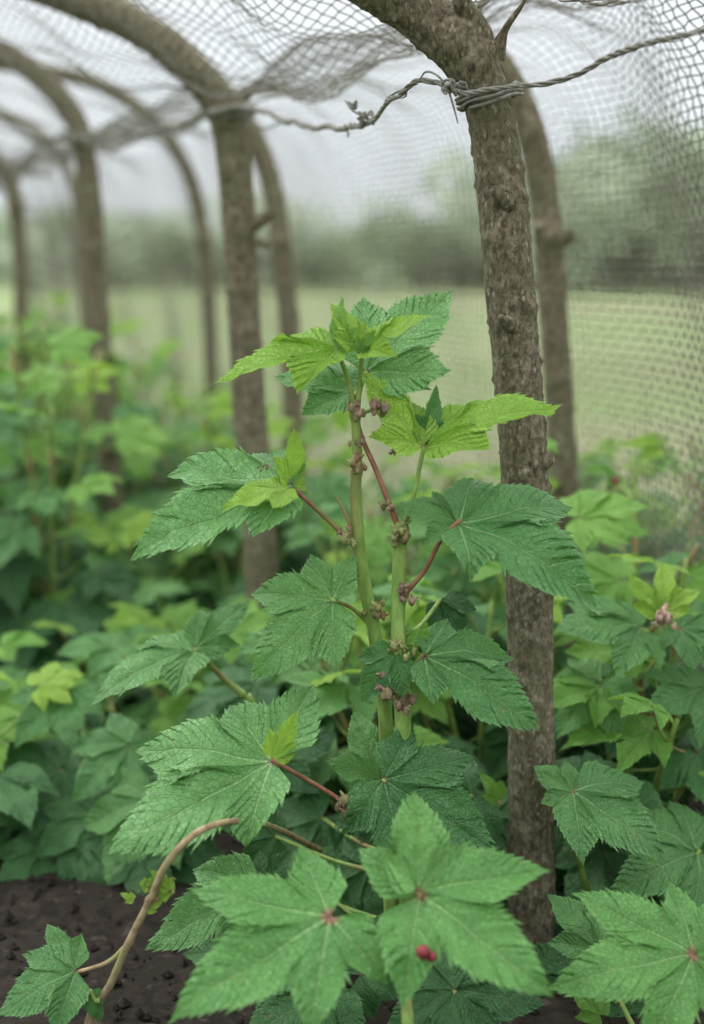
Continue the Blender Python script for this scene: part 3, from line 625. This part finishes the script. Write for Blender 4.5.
gp=W(640,560,1.5); gp.z=0
a=bed_plant(gp,.43,35,'blurred plant right of the back post with a small dull red bud','',3,7)
if 'group' in a: del a['group']
tp=W(615,481,1.56); V,Fc=[],[]; tube(V,Fc,[gp+Vector((0,0,.2)),(gp+tp)/2+Vector((.005,0,.15)),tp],[.003,.0025,.0015],6,6); build('side_shoot',V,Fc,'petgreen',a)
V,Fc=[],[]; blob(V,Fc,tp,.0055,jit=.08); blob(V,Fc,W(609,486,1.56),.004,jit=.08); build('flower_bud',V,Fc,'berry',a)
# ---------------------------------------------------------------- far trees
def tree_mesh(seed,N=3600):
    rg=random.Random(seed); V=[];Fc=[]
    lumps=[(Vector((rg.gauss(0,.42),rg.gauss(0,.42),rg.uniform(.12,.82))),rg.uniform(.22,.40)) for _ in range(18)]
    for i in range(N):
        c,r=rg.choice(lumps); d=Vector((rg.gauss(0,1),rg.gauss(0,1),rg.gauss(0,1))).normalized()*r*rg.uniform(.5,1.05); q=c+d
        if q.z<.0: continue
        u=Vector((rg.gauss(0,1),rg.gauss(0,1),rg.gauss(0,1))).normalized(); v=u.orthogonal().normalized(); k=rg.uniform(.025,.055); b=len(V)
        V+=[q-u*k,q+v*k*.6,q+u*k,q-v*k*.6]; Fc.append((b,b+1,b+2,b+3))
    return V,Fc
tms=[]
for i in range(4):
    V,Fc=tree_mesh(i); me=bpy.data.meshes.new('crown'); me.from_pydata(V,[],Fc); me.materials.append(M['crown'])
    V,Fc=[],[]; tube(V,Fc,[Vector((0,0,-.02)),Vector((.02,0,.2)),Vector((0,.02,.5))],[.045,.035,.02],8,4,.1,i,freq=5)
    for k in range(4):
        a=k*1.6+i; tube(V,Fc,[Vector((0,0,.25+.05*k)),Vector((math.cos(a)*.2,math.sin(a)*.2,.45+.05*k)),Vector((math.cos(a)*.38,math.sin(a)*.38,.62+.04*k))],[.022,.014,.006],6,3)
    mt=bpy.data.meshes.new('trunk'); mt.from_pydata([tuple(v) for v in V],[],Fc); mt.materials.append(M['trunk']); tms.append((me,mt))
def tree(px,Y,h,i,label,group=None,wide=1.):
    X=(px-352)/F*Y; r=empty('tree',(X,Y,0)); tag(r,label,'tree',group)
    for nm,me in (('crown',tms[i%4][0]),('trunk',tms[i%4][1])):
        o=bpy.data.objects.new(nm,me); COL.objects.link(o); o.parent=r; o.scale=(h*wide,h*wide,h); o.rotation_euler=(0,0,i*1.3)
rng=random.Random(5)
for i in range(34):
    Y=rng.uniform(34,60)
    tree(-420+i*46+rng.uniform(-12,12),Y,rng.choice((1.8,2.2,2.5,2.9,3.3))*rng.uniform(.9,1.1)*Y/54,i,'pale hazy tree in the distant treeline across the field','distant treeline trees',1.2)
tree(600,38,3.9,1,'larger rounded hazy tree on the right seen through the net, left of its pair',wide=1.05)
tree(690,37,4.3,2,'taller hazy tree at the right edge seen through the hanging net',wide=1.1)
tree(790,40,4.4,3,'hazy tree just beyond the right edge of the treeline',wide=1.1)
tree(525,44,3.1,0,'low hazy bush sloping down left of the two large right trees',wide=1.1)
# ---------------------------------------------------------------- light
EL,AZ=math.radians(58),math.radians(-60)
w=bpy.data.worlds.new('World'); S.world=w; w.use_nodes=True; t=w.node_tree; t.nodes.clear(); g=G(t)
sky=g.n('ShaderNodeTexSky',sky_type='NISHITA',sun_disc=False,sun_elevation=EL,sun_rotation=AZ,air_density=1.,dust_density=3.).outputs[0]
tc=g.n('ShaderNodeTexCoord').outputs['Generated']; z=g.n('ShaderNodeSeparateXYZ',{0:tc}).outputs[2]
cl=g.mix(g.step(z,.12,.75),(10.2,10.9,11.4),(27,27.2,27.5))
mp=g.n('ShaderNodeMapping',{'Vector':tc,'Scale':(1,1,3.5)}).outputs[0]
nn=g.n('ShaderNodeTexNoise',{'Vector':mp,'Scale':2.2,'Detail':4.}).outputs[0]
cl=g.mix(g.math('MULTIPLY',g.step(nn,.40,.66),.25),cl,(12.2,12.4,12.5))
c=g.mix(.92,sky,cl)
bg=g.n('ShaderNodeBackground',{0:c,1:.1}); g.n('ShaderNodeOutputWorld',{0:bg.outputs[0]})
ld=bpy.data.lights.new('sun','SUN'); ld.energy=1.5; ld.angle=math.radians(12); ld.color=(1,.97,.92)
lo=bpy.data.objects.new('sun',ld); COL.objects.link(lo)
dv=Vector((math.sin(AZ)*math.cos(EL),math.cos(AZ)*math.cos(EL),math.sin(EL))); lo.rotation_euler=dv.to_track_quat('Z','Y').to_euler()
